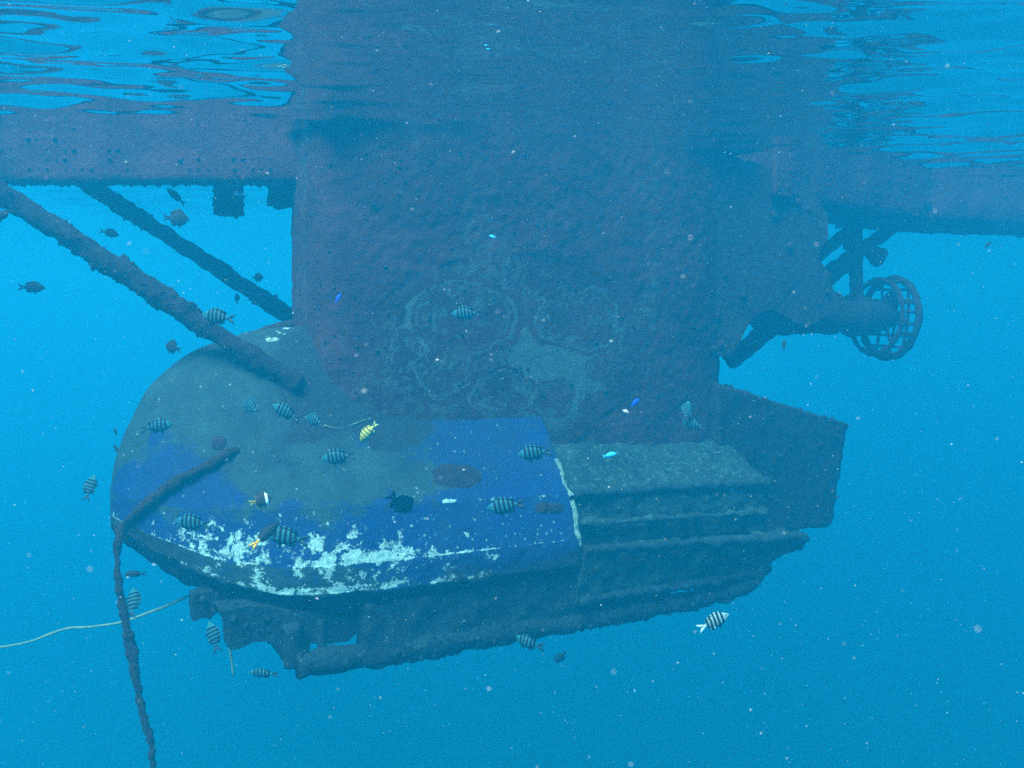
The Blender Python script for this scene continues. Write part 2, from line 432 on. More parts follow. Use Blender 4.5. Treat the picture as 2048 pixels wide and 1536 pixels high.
# ---- column
def build_column():
    a, b, cx, p = 1.64, 0.60, 0.14, 4.5
    raw = []
    for k in range(4000):
        th = 2 * math.pi * k / 4000; c, s_ = math.cos(th), math.sin(th)
        raw.append((cx + a * math.copysign(abs(c) ** (2 / p), c), b * math.copysign(abs(s_) ** (2 / p), s_)))
    raw = np.array(raw + [raw[0]]); seg = np.hypot(*np.diff(raw, axis=0).T); L = np.concatenate([[0], np.cumsum(seg)])
    # finer on the side towards the camera (y < 0)
    pts = []; l = 0.0
    while l < L[-1] - 0.008:
        x, y = np.interp(l, L, raw[:, 0]), np.interp(l, L, raw[:, 1]); pts.append((x, y)); l += 0.0145 if y < -0.2 or x < -1.3 else 0.06
    zs = np.arange(-2.45, 0.32, 0.0145)
    rings = [[(x, y, z) for x, y in pts] for z in zs]
    v, f = loft(rings); me = new_mesh('column', v, f); fix_normals(me)
    co = coords(me); n = len(co)
    lobes = [(960, 700, 345, 235), (850, 990, 190, 170), (1190, 1150, 205, 165), (1485, 1165, 118, 115), (1725, 1210, 92, 85),
             (1625, 690, 275, 205), (1850, 985, 175, 122), (620, 880, 90, 140), (1400, 480, 160, 110), (2010, 800, 150, 190)]
    LB = []
    for zx, zy, rx, rz in lobes:
        c = onplane(600 + zx / 2.926, 400 + zy / 2.926, -0.60); e = onplane(600 + (zx + rx) / 2.926, 400 + zy / 2.926, -0.60)
        LB.append((c.x, c.z, e.x - c.x, (rz / 2.926) / F * 7.0))
    env = onplane(1030, 700, -0.6); pc = onplane(1120, 725, -0.6)
    dk = np.ones(n); lift = np.zeros(n)
    for i in range(n):
        x, y, z = co[i]
        nz = lump((x, y, z), 1.3, 4); nf = lump((x, y, z), 7, 3)
        d = 0.84 + 0.28 * nz + 0.12 * nf + 0.30 * lump((x * 7, y * 7, z * 0.7), 1.0, 2)
        if y < -0.45:
            e = math.hypot((x - env.x) / 1.05, (z - env.z - 0.05) / 0.62) + 0.22 * nz
            if e < 1.25:
                wx = x + 0.05 * lump((x, y, z), 3.1, 3) + 0.02 * lump((x, y, z), 11, 2); wz = z + 0.05 * lump((x + 7, y, z), 3.1, 3) + 0.02 * lump((x + 7, y, z), 11, 2)
                acc = 0.0
                for cx_, cz_, rx, rz in LB:
                    acc += math.exp(-14.0 * math.hypot((wx - cx_) / rx, (wz - cz_) / rz))
                q = -math.log(acc + 1e-12) / 14.0
                fine = lump((x, y, z), 26, 2)
                e2 = math.hypot((x - pc.x) / 0.46, (z - pc.z) / 0.36) + 0.25 * nz
                if q > 1.0: w = 0.10 * max(0, fine) + min(1, max(0, (e2 - 0.8) / 0.5)) * (0.56 + 0.34 * fine)
                elif q > 0.90: w = 1.2
                elif q > 0.82: w = 0.15
                elif q > 0.77: w = 0.75
                elif q > 0.72: w = 0.45
                else: w = 0.66 + 0.6 * fine + 0.3 * nf
                fade = min(1, max(0, (1.25 - e) / 0.35)); d = d * (1 - fade) + w * fade
        dk[i] = d
    attr(me, 'dark', dk)
    no = normals(me); out = co.copy()
    for i in range(n):
        inp = 0.3 if co[i][1] < -0.45 and math.hypot((co[i][0] - env.x) / 1.05, (co[i][2] - env.z) / 0.62) < 1.05 else 1.0
        out[i] = co[i] + no[i] * (inp * 0.012 * lump(co[i], 3, 3) + inp * 0.008 * lump(co[i], 16, 2) + 0.008 * knob(co[i], 18) * (0 if co[i][1] < -0.45 and math.hypot((co[i][0] - env.x) / 1.05, (co[i][2] - env.z) / 0.62) < 1.1 else 1))
    me.vertices.foreach_set('co', out.ravel()); me.update()
    return me
col = link('column', build_column(), M_COL, root); tag(col, 'dark growth-covered column with ringed colonies round a bare patch')

# ---- aft block, in steps
def P(s_, y, z): return Vector((s_, y, z))
aft = hexa('aft_block', [P(0.02, -0.99, -2.74), P(1.68, -1.0, -2.80), P(1.68, -0.2, -2.80), P(0.02, -0.2, -2.74),
                         P(0.02, -0.985, -2.385), P(1.72, -1.0, -2.44), P(1.66, -0.2, -2.02), P(0.02, -0.2, -1.80)], M_GROW2, root, 0.025, 0.020, 8, 0.024, 13)
hexa('lower_ledge', [P(0.0, -1.07, -3.10), P(1.58, -1.02, -3.125), P(1.58, -0.3, -3.10), P(0.0, -0.3, -3.08),
                     P(0.03, -1.13, -2.735), P(1.98, -1.13, -2.86), P(1.80, -0.3, -2.80), P(0.03, -0.3, -2.735)], M_GROW2, aft, 0.025, 0.022, 8, 0.030, 12)
hexa('ledge_tip', [P(1.55, -1.08, -2.99), P(2.00, -1.06, -2.985), P(1.95, -0.5, -2.98), P(1.55, -0.5, -2.99),
                   P(1.55, -1.12, -2.80), P(2.02, -1.10, -2.88), P(1.95, -0.5, -2.85), P(1.55, -0.5, -2.79)], M_GROW2, aft, 0.03, 0.012, 9, 0.02, 13)
tube('edge_lip', [P(0.03, -0.985, -2.395), P(0.8, -0.99, -2.415), P(1.70, -1.0, -2.445)], 0.030, M_KEEL, aft, 0.02, 12, 0.024, 8, 0.030, 12)
tube('edge_lip', [P(0.05, -1.125, -2.745), P(0.9, -1.13, -2.79), P(1.97, -1.13, -2.865)], 0.026, M_KEEL, aft, 0.02, 12, 0.024, 8, 0.030, 12)
tube('edge_lip', [P(0.02, -1.03, -2.58), P(0.8, -1.035, -2.62), P(1.66, -1.03, -2.665)], 0.020, M_GROW2, aft, 0.02, 12, 0.024, 8, 0.030, 12)
tube('edge_lip', [P(0.03, -1.075, -3.09), P(0.8, -1.06, -3.10), P(1.56, -1.03, -3.115)], 0.030, M_KEEL, aft, 0.02, 12, 0.018, 9, 0.03, 12)
# tail of the pod
tail = hexa('tail_section', [P(1.55, -0.62, -2.95), P(2.95, -0.42, -3.02), P(2.95, 0.42, -3.02), P(1.55, 0.62, -2.95),
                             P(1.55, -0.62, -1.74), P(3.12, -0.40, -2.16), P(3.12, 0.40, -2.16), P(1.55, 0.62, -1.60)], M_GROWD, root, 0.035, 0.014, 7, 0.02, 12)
hexa('rudder', [P(2.95, -0.06, -3.05), P(3.15, -0.06, -3.08), P(3.15, 0.06, -3.08), P(2.95, 0.06, -3.05),
                P(3.05, -0.06, -2.12), P(3.50, -0.06, -2.22), P(3.50, 0.06, -2.22), P(3.05, 0.06, -2.12)], M_GROW, tail, 0.035, 0.012, 7, 0.012, 12)
hexa('inner_keel_body', [P(-0.01, -0.55, -3.0), P(1.7, -0.55, -3.0), P(1.7, 0.9, -3.0), P(-0.01, 1.0, -3.0),
                         P(-0.01, -0.55, -1.85), P(1.75, -0.45, -1.80), P(1.75, 0.6, -1.70), P(-0.01, 0.9, -1.7)], M_GROW, root, 0.06, 0.012, 7, 0.012, 12)

# ---- white crust on the seam between pod and aft block
def crust(pts, name, parent, w0):
    path = catmull([Vector((sx, -fr * HW(0.0) - 0.004, z)) for sx, fr, z in pts], 70); rings = []
    for i, p in enumerate(path):
        t = (path[min(i + 1, 69)] - path[max(i - 1, 0)]).normalized(); w = w0 * (0.65 + 0.8 * lump(p, 9, 3))
        w = max(0.004, w); nrm = Vector((0.1, -0.85, 0.5)); x = t.cross(nrm).normalized(); nn = x.cross(t)
        rings.append([tuple(p + x * math.cos(a) * w + nn * math.sin(a) * w * 0.35) for a in [2 * math.pi * k / 10 for k in range(10)]])
    v, f = loft(rings); me = new_mesh(name, v, f); fix_normals(me); displace(me, 0.006, 22); return link(name, me, M_CRUST, parent)
zk_, zc_, zb_ = ZK(0.0), ZCH(0.0), ZB(0.0)
crust([(-0.005, 0.74, zk_ + 0.21), (0.0, 0.79, zk_ + 0.14), (-0.012, 0.84, zk_ + 0.07), (-0.004, 0.885, zk_ + 0.015), (0.004, 0.905, zk_ - 0.012)], 'seam_crust', pod, 0.028)
crust([(0.0, 0.912, zk_ - 0.04), (0.006, 0.94, zk_ + (zc_ - zk_) * 0.4), (-0.004, 0.975, zk_ + (zc_ - zk_) * 0.75), (0.004, 1.0, zc_), (0.0, 0.985, zc_ - 0.09), (0.004, 0.975, zc_ - 0.13)], 'seam_crust', pod, 0.027)

# ---- bottom frame: skid, its uprights, bow keel pieces
skid = tube('skid_beam', [P(-1.86, -0.98, -3.245), P(-1.0, -0.98, -3.245), P(0.3, -0.99, -3.245), P(1.25, -1.0, -3.235), P(1.50, -1.0, -3.20), P(1.62, -1.0, -3.10), P(1.66, -1.0, -2.98)],
            lambda t: 0.070 + 0.012 * math.sin(t * 9), M_KEEL, root, 0.025, 18, 0.020, 7, 0.040, 10)
def keelpiece(name, poly, y0, y1, mat=M_KEEL, parent=root, amp=0.01):
    """solid plate: outline in the lengthwise plane (s, z), from y0 to y1"""
    pts = []; n = len(poly)
    for i in range(n):
        a, b = Vector(poly[i]), Vector(poly[(i + 1) % n]); m = max(1, int((b - a).length / 0.035))
        pts += [a.lerp(b, k / m) for k in range(m)]
    rings = []
    for k in range(5):
        y = y0 + (y1 - y0) * k / 4; rings.append([(p.x, y, p.y) for p in pts])
    v, f = loft(rings, cap=False); N_ = len(pts); f += [tuple(range(N_))[::-1], tuple(range(4 * N_, 5 * N_))]
    me = new_mesh(name, v, f, smooth=False); bm = bmesh.new(); bm.from_mesh(me)
    bmesh.ops.triangulate(bm, faces=[q for q in bm.faces if len(q.verts) > 4]); bmesh.ops.recalc_face_normals(bm, faces=bm.faces); bm.to_mesh(me); bm.free()
    displace(me, amp, 9, 0.02, 14); return link(name, me, mat, parent)
def pl(px, py, y=-0.95):
    q = onplane(px, py, y); return (q.x, q.z)
keelpiece('keel_plate', [pl(445, 1225), pl(462, 1262), pl(466, 1305), pl(510, 1288), pl(545, 1284), pl(580, 1335), pl(612, 1345), pl(625, 1290), pl(700, 1285), pl(740, 1240), pl(500, 1215)], -0.92, -0.72)
keelpiece('keel_fin', [pl(385, 1190, -0.7), pl(386, 1238, -0.7), pl(425, 1228, -0.7), pl(450, 1215, -0.7), pl(420, 1180, -0.7)], -0.72, -0.60)
tube('skid_upright', [P(-1.88, -0.93, -3.26), P(-1.88, -0.93, -3.0)], 0.05, M_KEEL, skid, 0.02, 12, 0.01, 9, 0.02, 12, True)
tube('skid_upright', [P(-1.70, -0.93, -3.26), P(-1.70, -0.93, -3.0)], 0.025, M_KEEL, skid, 0.02, 12, 0.006, 9, 0.012, 12, True)
hexa('skid_web', [P(-1.45, -1.035, -3.25), P(0.60, -1.035, -3.25), P(0.60, -0.84, -3.25), P(-1.45, -0.84, -3.25),
                  P(-1.45, -1.03, -2.93), P(0.60, -1.03, -2.93), P(0.60, -0.84, -2.93), P(-1.45, -0.84, -2.93)], M_KEEL, skid, 0.025, 0.026, 5, 0.034, 10)

# ---- struts down from the raft
def wl(p): return ROOTI @ p
SE = hit(578, 760)[0]
raft_y = 6.2
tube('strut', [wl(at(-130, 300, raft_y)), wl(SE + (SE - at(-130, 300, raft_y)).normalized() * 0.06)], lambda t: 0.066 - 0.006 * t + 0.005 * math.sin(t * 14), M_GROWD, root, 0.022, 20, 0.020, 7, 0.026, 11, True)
tube('strut', [wl(at(120, 332, 8.15)), wl(at(655, 682, 8.5))], lambda t: 0.062 + 0.004 * math.sin(t * 11), M_GROW, root, 0.022, 18, 0.016, 7, 0.022, 11, True)
tube('deck_rail', [wl(at(486, 676, 7.05)), wl(at(620, 636, 7.2))], 0.030, M_GROW, root, 0.02, 12, 0.010, 10, 0.014, 14, True)

# ---- raft at the surface
ZT = 0.34
def raft(name, quad, zb, zt=ZT, step=0.06, **kw):
    """quad: front-left, front-right, back-right, back-left; zb: depth under each of them"""
    q = [wl(Vector((x, y, 0))) for x, y in quad]
    return hexa(name, [Vector((p.x, p.y, z)) for p, z in zip(q, zb)] + [Vector((p.x, p.y, zt)) for p in q], M_RAFT, root, step, **kw)
kw = dict(amp=0.014, sc=5, knob_amp=0.012, knob_sc=12)
raft('pontoon', [(-9.0, 7.0), (-1.00, 7.0), (-1.15, 8.3), (-9.0, 8.3)], (-0.315, -0.315, -0.17, -0.17), **kw)
raft('pontoon', [(-6.0, 5.7), (-3.62, 5.7), (-3.62, 7.06), (-6.0, 7.06)], (-0.2, -0.2, -0.3, -0.3), **kw)
raft('pontoon', [(2.05, 8.10), (3.95, 9.72), (4.3, 13.2), (1.8, 10.6)], (-0.30, -0.36, -0.16, -0.10), **kw)
raft('pontoon', [(3.90, 9.68), (13.5, 14.6), (13.5, 17.0), (4.2, 13.4)], (-0.36, -0.55, -0.2, -0.17), ZT + 0.02, 0.08, amp=0.06, sc=1.5, knob_amp=0.05, knob_sc=7)
hexa('raft_deck', [P(-1.6, -0.62, 0.10), P(1.85, -0.62, 0.10), P(1.85, 1.2, 0.10), P(-1.6, 1.2, 0.10), P(-1.6, -0.62, 0.36), P(1.85, -0.62, 0.36), P(1.85, 1.2, 0.36), P(-1.6, 1.2, 0.36)], M_GROW, root, 0.08, 0.01, 5, 0.02, 10)
def block_at(name, px0, px1, py0, py1, Y, depth, mat=M_GROW, parent=root, **kw):
    a, b, c, d = at(px0, py1, Y), at(px1, py1, Y), at(px1, py0, Y), at(px0, py0, Y); o = Vector((0, depth, 0))
    return hexa(name, [wl(a), wl(b), wl(b + o), wl(a + o), wl(d), wl(c), wl(c + o), wl(d + o)], mat, parent, 0.03, **kw)
block_at('hanging_bracket', 427, 472, 350, 428, 8.05, 0.22, amp=0.008, sc=8, knob_amp=0.016, knob_sc=12)
block_at('hanging_bracket', 537, 577, 350, 410, 8.05, 0.20, amp=0.014, sc=8, knob_amp=0.03, knob_sc=11)

# ---- thruster behind the column
th = bpy.data.objects.new('thruster', None); C.objects.link(th); th.parent = root
def zt(zx, zy, yl=0.0): return onplane(1420 + zx / 4.876, 420 + zy / 4.876, yl)
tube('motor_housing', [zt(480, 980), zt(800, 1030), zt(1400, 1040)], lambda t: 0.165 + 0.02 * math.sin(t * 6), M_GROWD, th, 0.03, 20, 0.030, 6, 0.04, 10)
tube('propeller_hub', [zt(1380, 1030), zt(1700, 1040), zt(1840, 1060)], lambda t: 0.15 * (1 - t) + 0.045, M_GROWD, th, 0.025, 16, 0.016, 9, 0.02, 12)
rc = zt(1700, 1050); RR = 0.365
ax = Vector((math.cos(R(-6)), math.sin(R(-6)), -0.08)).normalized(); e1 = Vector((0, 0, 1)); e1 = (e1 - ax * e1.dot(ax)).normalized(); e2 = ax.cross(e1)
def ringpts(c, r, n=64): return [c + (e1 * math.cos(2 * math.pi * k / n) + e2 * math.sin(2 * math.pi * k / n)) * r for k in range(n)]
def ring(name, c, r, rad, parent):
    pts = ringpts(c, r, 72); rings = []
    for k, p in enumerate(pts):
        rr = rad * (1 + 0.35 * lump(p, 8, 2)); o = (p - c).normalized()
        rings.append([tuple(p + (o * math.cos(a) + ax * math.sin(a)) * rr) for a in [2 * math.pi * q / 10 for q in range(10)]])
    rings.append(rings[0]); v, f = loft(rings, cap=False); me = new_mesh(name, v, f); fix_normals(me); displace(me, 0.008, 12, 0.014, 14)
    return link(name, me, M_GROWD, parent)
gr = ring('guard_ring', rc + ax * 0.06, RR, 0.030, th)
ring('guard_ring', rc - ax * 0.10, RR * 0.93, 0.022, th)
for off in (-0.14, 0.04, 0.20):
    h = math.sqrt(RR ** 2 - off ** 2)
    tube('guard_bar', [rc + ax * 0.06 + e2 * off - e1 * h, rc + ax * 0.09 + e2 * off, rc + ax * 0.06 + e2 * off + e1 * h], 0.013, M_GROWD, th, 0.025, 8, 0.004, 12, 0.008, 16)
for off in (-0.26, -0.155, -0.05, 0.06, 0.165, 0.265):
    h = math.sqrt(RR ** 2 - off ** 2)
    tube('guard_bar', [rc + ax * 0.06 + e1 * off - e2 * h, rc + ax * 0.09 + e1 * off, rc + ax * 0.06 + e1 * off + e2 * h], 0.011, M_GROWD, th, 0.025, 8, 0.004, 12, 0.008, 16)
for k in range(8):
    a = 2 * math.pi * (k + 0.5) / 8; d = e1 * math.cos(a) + e2 * math.sin(a)
    tube('guard_stay', [rc - ax * 0.10 + d * RR * 0.93, rc + ax * 0.06 + d * RR], 0.014, M_GROWD, th, 0.02, 8, 0.004, 12, 0.006, 16, True)
for k in range(3):
    a = 2 * math.pi * k / 3 + 0.5; d = (e1 * math.cos(a) + e2 * math.sin(a)); tw = (ax * 0.6 + ax.cross(d) * 0.8)
    rings = []
    for q in range(9):
        t = q / 8; w = 0.075 * math.sin(math.pi * (0.15 + 0.8 * t)) + 0.01; c = rc - ax * 0.02 + d * (0.04 + 0.24 * t)
        rings.append([tuple(c + tw * w * math.cos(b) + tw.cross(d) * 0.012 * math.sin(b)) for b in [2 * math.pi * z / 10 for z in range(10)]])
    v, f = loft(rings); me = new_mesh('propeller_blade', v, f); fix_normals(me); link('propeller_blade', me, M_GROWD, th)
# carrying frame
tube('thruster_post', [zt(1425, -80), zt(1425, 950)], 0.058, M_GROWD, th, 0.025, 14, 0.012, 8, 0.02, 12, True)
for a, b, r in (((1030, 470), (1700, -75), 0.052), ((1120, 640), (2110, -70), 0.060), ((1000, 800), (1460, 470), 0.045), ((1560, 400), (1650, 500), 0.06), ((1350, 330), (1680, 440), 0.06)):
    tube('frame_brace', [zt(*a), zt(*b)], r, M_GROWD, th, 0.025, 14, 0.014, 8, 0.026, 11, True)
tube('frame_brace', [zt(760, 1010), zt(190, 1480)], 0.075, M_GROWD, th, 0.025, 16, 0.016, 8, 0.03, 11, True)
def zpl(zx, zy): q = zt(zx, zy, -0.45); return (q.x, q.z)
keelpiece('gusset_plate', [zpl(-60, -600), zpl(900, -300), zpl(1120, 60), zpl(1120, 270), zpl(1010, 480), zpl(1150, 640), zpl(1180, 780), zpl(1330, 900), zpl(900, 1150), zpl(560, 950), zpl(440, 1000), zpl(330, 1160), zpl(180, 1420), zpl(-100, 1420)], -0.48, -0.20, M_GROW, root)

# ---- encrusting patches on the deck (raised, dark)
def patch(px, py, wpx, hpx, parent, name='encrusting_growth', h=0.022):
    c, n = hit(px, py); a, _ = hit(px + wpx / 2, py); b, _ = hit(px, py - hpx / 2)
    rx, ry = (a - c), (b - c); rings = []; M_, K = 7, 40; verts = []; faces = []
    for r_ in range(M_):
        t = r_ / (M_ - 1)
        for k in range(K):
            an = 2 * math.pi * k / K; rr = t * (1 + 0.16 * lump((math.cos(an) * 1.2, math.sin(an) * 1.2, px * 0.1), 1.6, 3))
            p = c + rx * (math.copysign(abs(math.cos(an)) ** 0.75, math.cos(an)) * rr) + ry * (math.copysign(abs(math.sin(an)) ** 0.75, math.sin(an)) * rr)
            q = pod_bvh.find_nearest(p); base = q[0] if q[0] else p
            verts.append(ROOTI @ (base + n * (h * (1 - t ** 4) * (0.8 + 0.4 * lump(p, 20, 2)) - 0.004 * t)))
    for r_ in range(M_ - 1):
        for k in range(K):
            faces.append((r_ * K + k, r_ * K + (k + 1) % K, (r_ + 1) * K + (k + 1) % K, (r_ + 1) * K + k))
    me = new_mesh(name, verts, faces); fix_normals(me); return link(name, me, M_PATCH, parent)
patch(914, 952, 108, 50, pod); patch(1100, 1016, 62, 24, pod); patch(438, 886, 34, 30, pod)

# ---- growth clumps standing off the edges: joined per part
ICO = bmesh.new(); bmesh.ops.create_icosphere(ICO, subdivisions=1, radius=1); ICO_V = [v.co.copy() for v in ICO.verts]; ICO_F = [[v.index for v in f.verts] for f in ICO.faces]; ICO.free()
def clumps(obj, count, r0, r1, sel=None):
    me = obj.data; V, Fc = [], []
    polys = [p for p in me.polygons if sel is None or sel(p.center, p.normal)]
    if not polys: return
    areas = np.array([p.area for p in polys]); cum = np.cumsum(areas / areas.sum())
    for _ in range(count):
        p = polys[min(int(np.searchsorted(cum, random.random())), len(polys) - 1)]; c = p.center; r = r0 + (r1 - r0) * random.random() ** 2.2
        if lump(c, 2.5, 2) < -0.12: continue
        b = len(V); st = Vector((random.uniform(.6, 1.3), random.uniform(.6, 1.3), random.uniform(.6, 1.3)))
        for q in ICO_V:
            k = r * (1 + random.uniform(-0.3, 0.3)); V.append((c.x + q.x * k * st.x, c.y + q.y * k * st.y, c.z + q.z * k * st.z))
        Fc += [[b + i for i in f] for f in ICO_F]
    o = link('marine_growth', new_mesh('marine_growth', V, Fc), obj.data.materials[0] if obj.data.materials[0] in (M_GROW, M_GROWD, M_KEEL, M_ROPE, M_GROW2, M_RAFT) else M_GROW, obj if obj.parent in (root, None) else obj.parent)
    o['kind'] = 'stuff'; return o
for o in list(root.children):
    if o.name.startswith('strut'): clumps(o, 700, 0.006, 0.020)
    elif o.name.startswith('pontoon'): clumps(o, 2600, 0.006, 0.022, lambda c, n: c.z < -0.02)
    elif o.name.startswith('skid_beam'): clumps(o, 700, 0.008, 0.024)
    elif o.name.startswith(('keel_', 'hanging')): clumps(o, 120, 0.008, 0.024)
    elif o.name.startswith('tail'): clumps(o, 700, 0.012, 0.032)
    elif o.name.startswith('aft'): clumps(o, 500, 0.006, 0.020)
    elif o.name.startswith('gusset'): clumps(o, 350, 0.015, 0.04)
    elif o.name == 'bow_pod': clumps(o, 1500, 0.006, 0.026, lambda c, n: c.z < -2.86 and c.y < 0.1)
    elif o.name == 'column': clumps(o, 900, 0.006, 0.016, lambda c, n: c.y < 0.1 and -1.9 < c.z < -0.1)

# ------------------------------------------------------------------ ropes
p = [hit(478, 895, -0.03)[0], hit(456, 909, 0.012)[0], hit(430, 925, 0.02)[0], hit(390, 948, 0.025)[0], hit(350, 972, 0.025)[0], hit(310, 1000, 0.025)[0], hit(275, 1030, 0.025)[0], hit(252, 1052, 0.03)[0],
     at(238, 1075, 5.95), at(233, 1110, 5.92), at(236, 1160, 5.90), at(247, 1220, 5.88), at(262, 1300, 5.86), at(275, 1370, 5.84), at(288, 1440, 5.82), at(302, 1480, 5.81), at(306, 1530, 5.80), at(316, 1640, 5.78), at(340, 1850, 5.74)]
rope = tube('mooring_rope', p, lambda t: 0.018 + 0.010 * min(1, t / 0.06) if t < 0.28 else (0.024 if t < 0.36 else 0.016 + 0.012 * math.exp(-((t - 0.67) / 0.03) ** 2)), M_ROPE, None, 0.012, 12, 0.012, 12, 0.022, 20)
tag(rope, 'thick brown fouled mooring rope lying on the bow and hanging straight down', 'rope')
clumps(rope, 420, 0.004, 0.013)
p = [at(-60, 1303, 6.6), at(0, 1295, 6.6), at(60, 1283, 6.6), at(130, 1258, 6.6), at(180, 1254, 6.6), at(240, 1245, 6.6), at(290, 1228, 6.6), at(330, 1213, 6.6), at(372, 1194, 6.6), at(420, 1170, 6.65)]
tag(tube('thin_line', p, 0.0085, M_PALEROPE, None, 0.03, 8, 0.003, 10), 'thin pale line running left from under the bow to the picture edge', 'rope')
p = [hit(648, 852, .01)[0], hit(672, 858, .01)[0], hit(700, 852, .01)[0], hit(722, 843, .01)[0], hit(742, 838, .01)[0]]
tag(tube('loose_string', p, 0.0018, M_PALEROPE, None, 0.02, 6, 0.004, 14), 'short faint string lying on the deck beside the yellow fish', 'string')
p = [at(457, 1290, 5.9), at(462, 1310, 5.9), at(464, 1330, 5.9), at(467, 1352, 5.9)]
tag(tube('dangling_string', p, 0.006, M_PALEROPE, None, 0.02, 6, 0.004, 14), 'frayed string hanging below the keel plate', 'string')

# ------------------------------------------------------------------ fish
def fish_mesh(name, hmax=0.36, wmax=0.13, tailfork=0.16, tailw=0.3, bend=0.0, dors=0.06):
    V, Fc = [], []
    prof = [(0.5, 0.02), (0.47, 0.16), (0.42, 0.38), (0.34, 0.68), (0.24, 0.92), (0.13, 1.0), (0.02, 0.95), (-0.08, 0.78), (-0.17, 0.52), (-0.23, 0.32), (-0.27, 0.24), (-0.30, 0.22)]
    K = 12; rings = []
    for x, h in prof:
        hh = hmax * 0.5 * h; w = wmax * 0.5 * min(1, h * 1.15)
        rings.append([(x, w * math.cos(a), hh * math.sin(a) * (1.0 if math.sin(a) > 0 else 0.95)) for a in [2 * math.pi * k / K for k in range(K)]])
    V, Fc = loft(rings)
    V = [tuple(v) for v in V]
    def fin(outline, th=0.010):
        b = len(V); n = len(outline)
        for s_ in (-1, 1):
            for x, z in outline: V.append((x, s_ * th / 2, z))
        Fc.append(tuple(range(b, b + n))); Fc.append(tuple(range(b + n, b + 2 * n))[::-1])
        for k in range(n): Fc.append((b + k, b + n + k, b + n + (k + 1) % n, b + (k + 1) % n))
    H = hmax * 0.5
    fin([(-0.27, 0.10 * H), (-0.27, 0.24 * H), (-0.36, tailw * 0.30), (-0.50, tailw * 0.5), (-0.44, tailw * 0.22), (-0.36 - 0.08 + tailfork * 0.4, 0)])
    fin([(-0.27, -0.10 * H), (-0.36 - 0.08 + tailfork * 0.4, 0), (-0.44, -tailw * 0.22), (-0.50, -tailw * 0.5), (-0.36, -tailw * 0.30), (-0.27, -0.24 * H)])
    fin([(0.30, 0.72 * H), (0.24, 0.92 * H + dors * .6), (0.10, H + dors), (-0.06, 0.82 * H + dors), (-0.22, 0.45 * H + dors * 1.2), (-0.20, 0.38 * H), (0.0, 0.88 * H), (0.2, 0.9 * H)])
    fin([(0.02, -0.88 * H), (-0.04, -0.85 * H - dors * .8), (-0.20, -0.45 * H - dors * 1.2), (-0.18, -0.40 * H), (-0.08, -0.7 * H)])
    fin([(0.20, -0.86 * H), (0.12, -1.0 * H - dors * 1.2), (0.10, -0.94 * H)])
    if bend:
        V = [(x, y + bend * x * x, z) for x, y, z in V]
    me = new_mesh(name, V, Fc); fix_normals(me); return me
def fish_mat(name, stops, belly=None, rough=0.45):
    m, nt, b = newmat(name)
    tc = nt.nodes.new('ShaderNodeTexCoord'); sep = nt.nodes.new('ShaderNodeSeparateXYZ'); nt.links.new(tc.outputs['Object'], sep.inputs[0])
    nz = noise_tex(nt, 7, 3); x = math_(nt, 'ADD', sep.outputs[0], math_(nt, 'ADD', 0.5, math_(nt, 'MULTIPLY', math_(nt, 'SUBTRACT', nz, 0.5), 0.04)))
    x = math_(nt, 'SUBTRACT', x, math_(nt, 'MULTIPLY', sep.outputs[2], 0.08))
    c = ramp(nt, x, stops)
    if belly:
        c = mixc(nt, ramp(nt, math_(nt, 'ADD', sep.outputs[2], 0.5), [(0.30, 1), (0.42, 0)]), c, belly)
    nt.links.new(c, b.inputs['Base Color']); b.inputs['Roughness'].default_value = 0.7; b.inputs['Specular IOR Level'].default_value = 0.12; return m
W, K_ = (0.016, 0.098, 0.118), (0.004, 0.003, 0.010)
def bars(pale, dark, tail, xs, w=0.024, e=0.020):
    st = [(0.0, tail), (0.22, tail), (0.25, pale)]
    for x in xs: st += [(x - w - e, pale), (x - w, dark), (x + w, dark), (x + w + e, pale)]
    return st
M_SERG = fish_mat('striped_fish', bars(W, K_, (0.018, 0.03, 0.04), [0.315, 0.42, 0.535, 0.65, 0.765]))
M_SERGB = fish_mat('striped_fish_bright', bars((0.20, 0.28, 0.26), K_, (0.55, 0.60, 0.6), [0.315, 0.42, 0.535, 0.65, 0.765]))
M_YEL = fish_mat('yellow_fish', bars((0.42, 0.38, 0.10), (0.05, 0.04, 0.02), (0.38, 0.40, 0.16), [0.40, 0.53, 0.66, 0.79], 0.010), belly=(0.06, 0.25, 0.33))
M_DARK = fish_mat('dark_fish', [(0, (0.008, 0.010, 0.014)), (0.5, (0.012, 0.012, 0.015)), (1, (0.014, 0.013, 0.014))])
M_BUT = fish_mat('white_barred_dark_fish', [(0, (0.30, 0.24, 0.03)), (0.24, (0.22, 0.16, 0.03)), (0.34, (0.03, 0.022, 0.02)), (0.70, (0.03, 0.022, 0.02)), (0.715, (0.85, 0.85, 0.8)), (0.80, (0.85, 0.85, 0.8)), (0.815, (0.03, 0.025, 0.02)), (1, (0.05, 0.04, 0.03))])
M_BLUEF = fish_mat('blue_fish', [(0, (0.01, 0.05, 0.5)), (1, (0.01, 0.04, 0.45))])
M_CYANF = fish_mat('cyan_fish', [(0, (0.05, 0.45, 0.75)), (1, (0.05, 0.45, 0.75))])
M_ORT = fish_mat('orange_tailed_fish', [(0, (0.9, 0.34, 0.0)), (0.25, (0.8, 0.32, 0.0)), (0.29, (0.35, 0.32, 0.2)), (0.34, (0.010, 0.014, 0.018)), (1, (0.010, 0.014, 0.018))])
M_EYE, _nt, _b = newmat('fish_eye'); _b.inputs['Base Color'].default_value = (0.01, 0.01, 0.01, 1); _b.inputs['Roughness'].default_value = 0.2
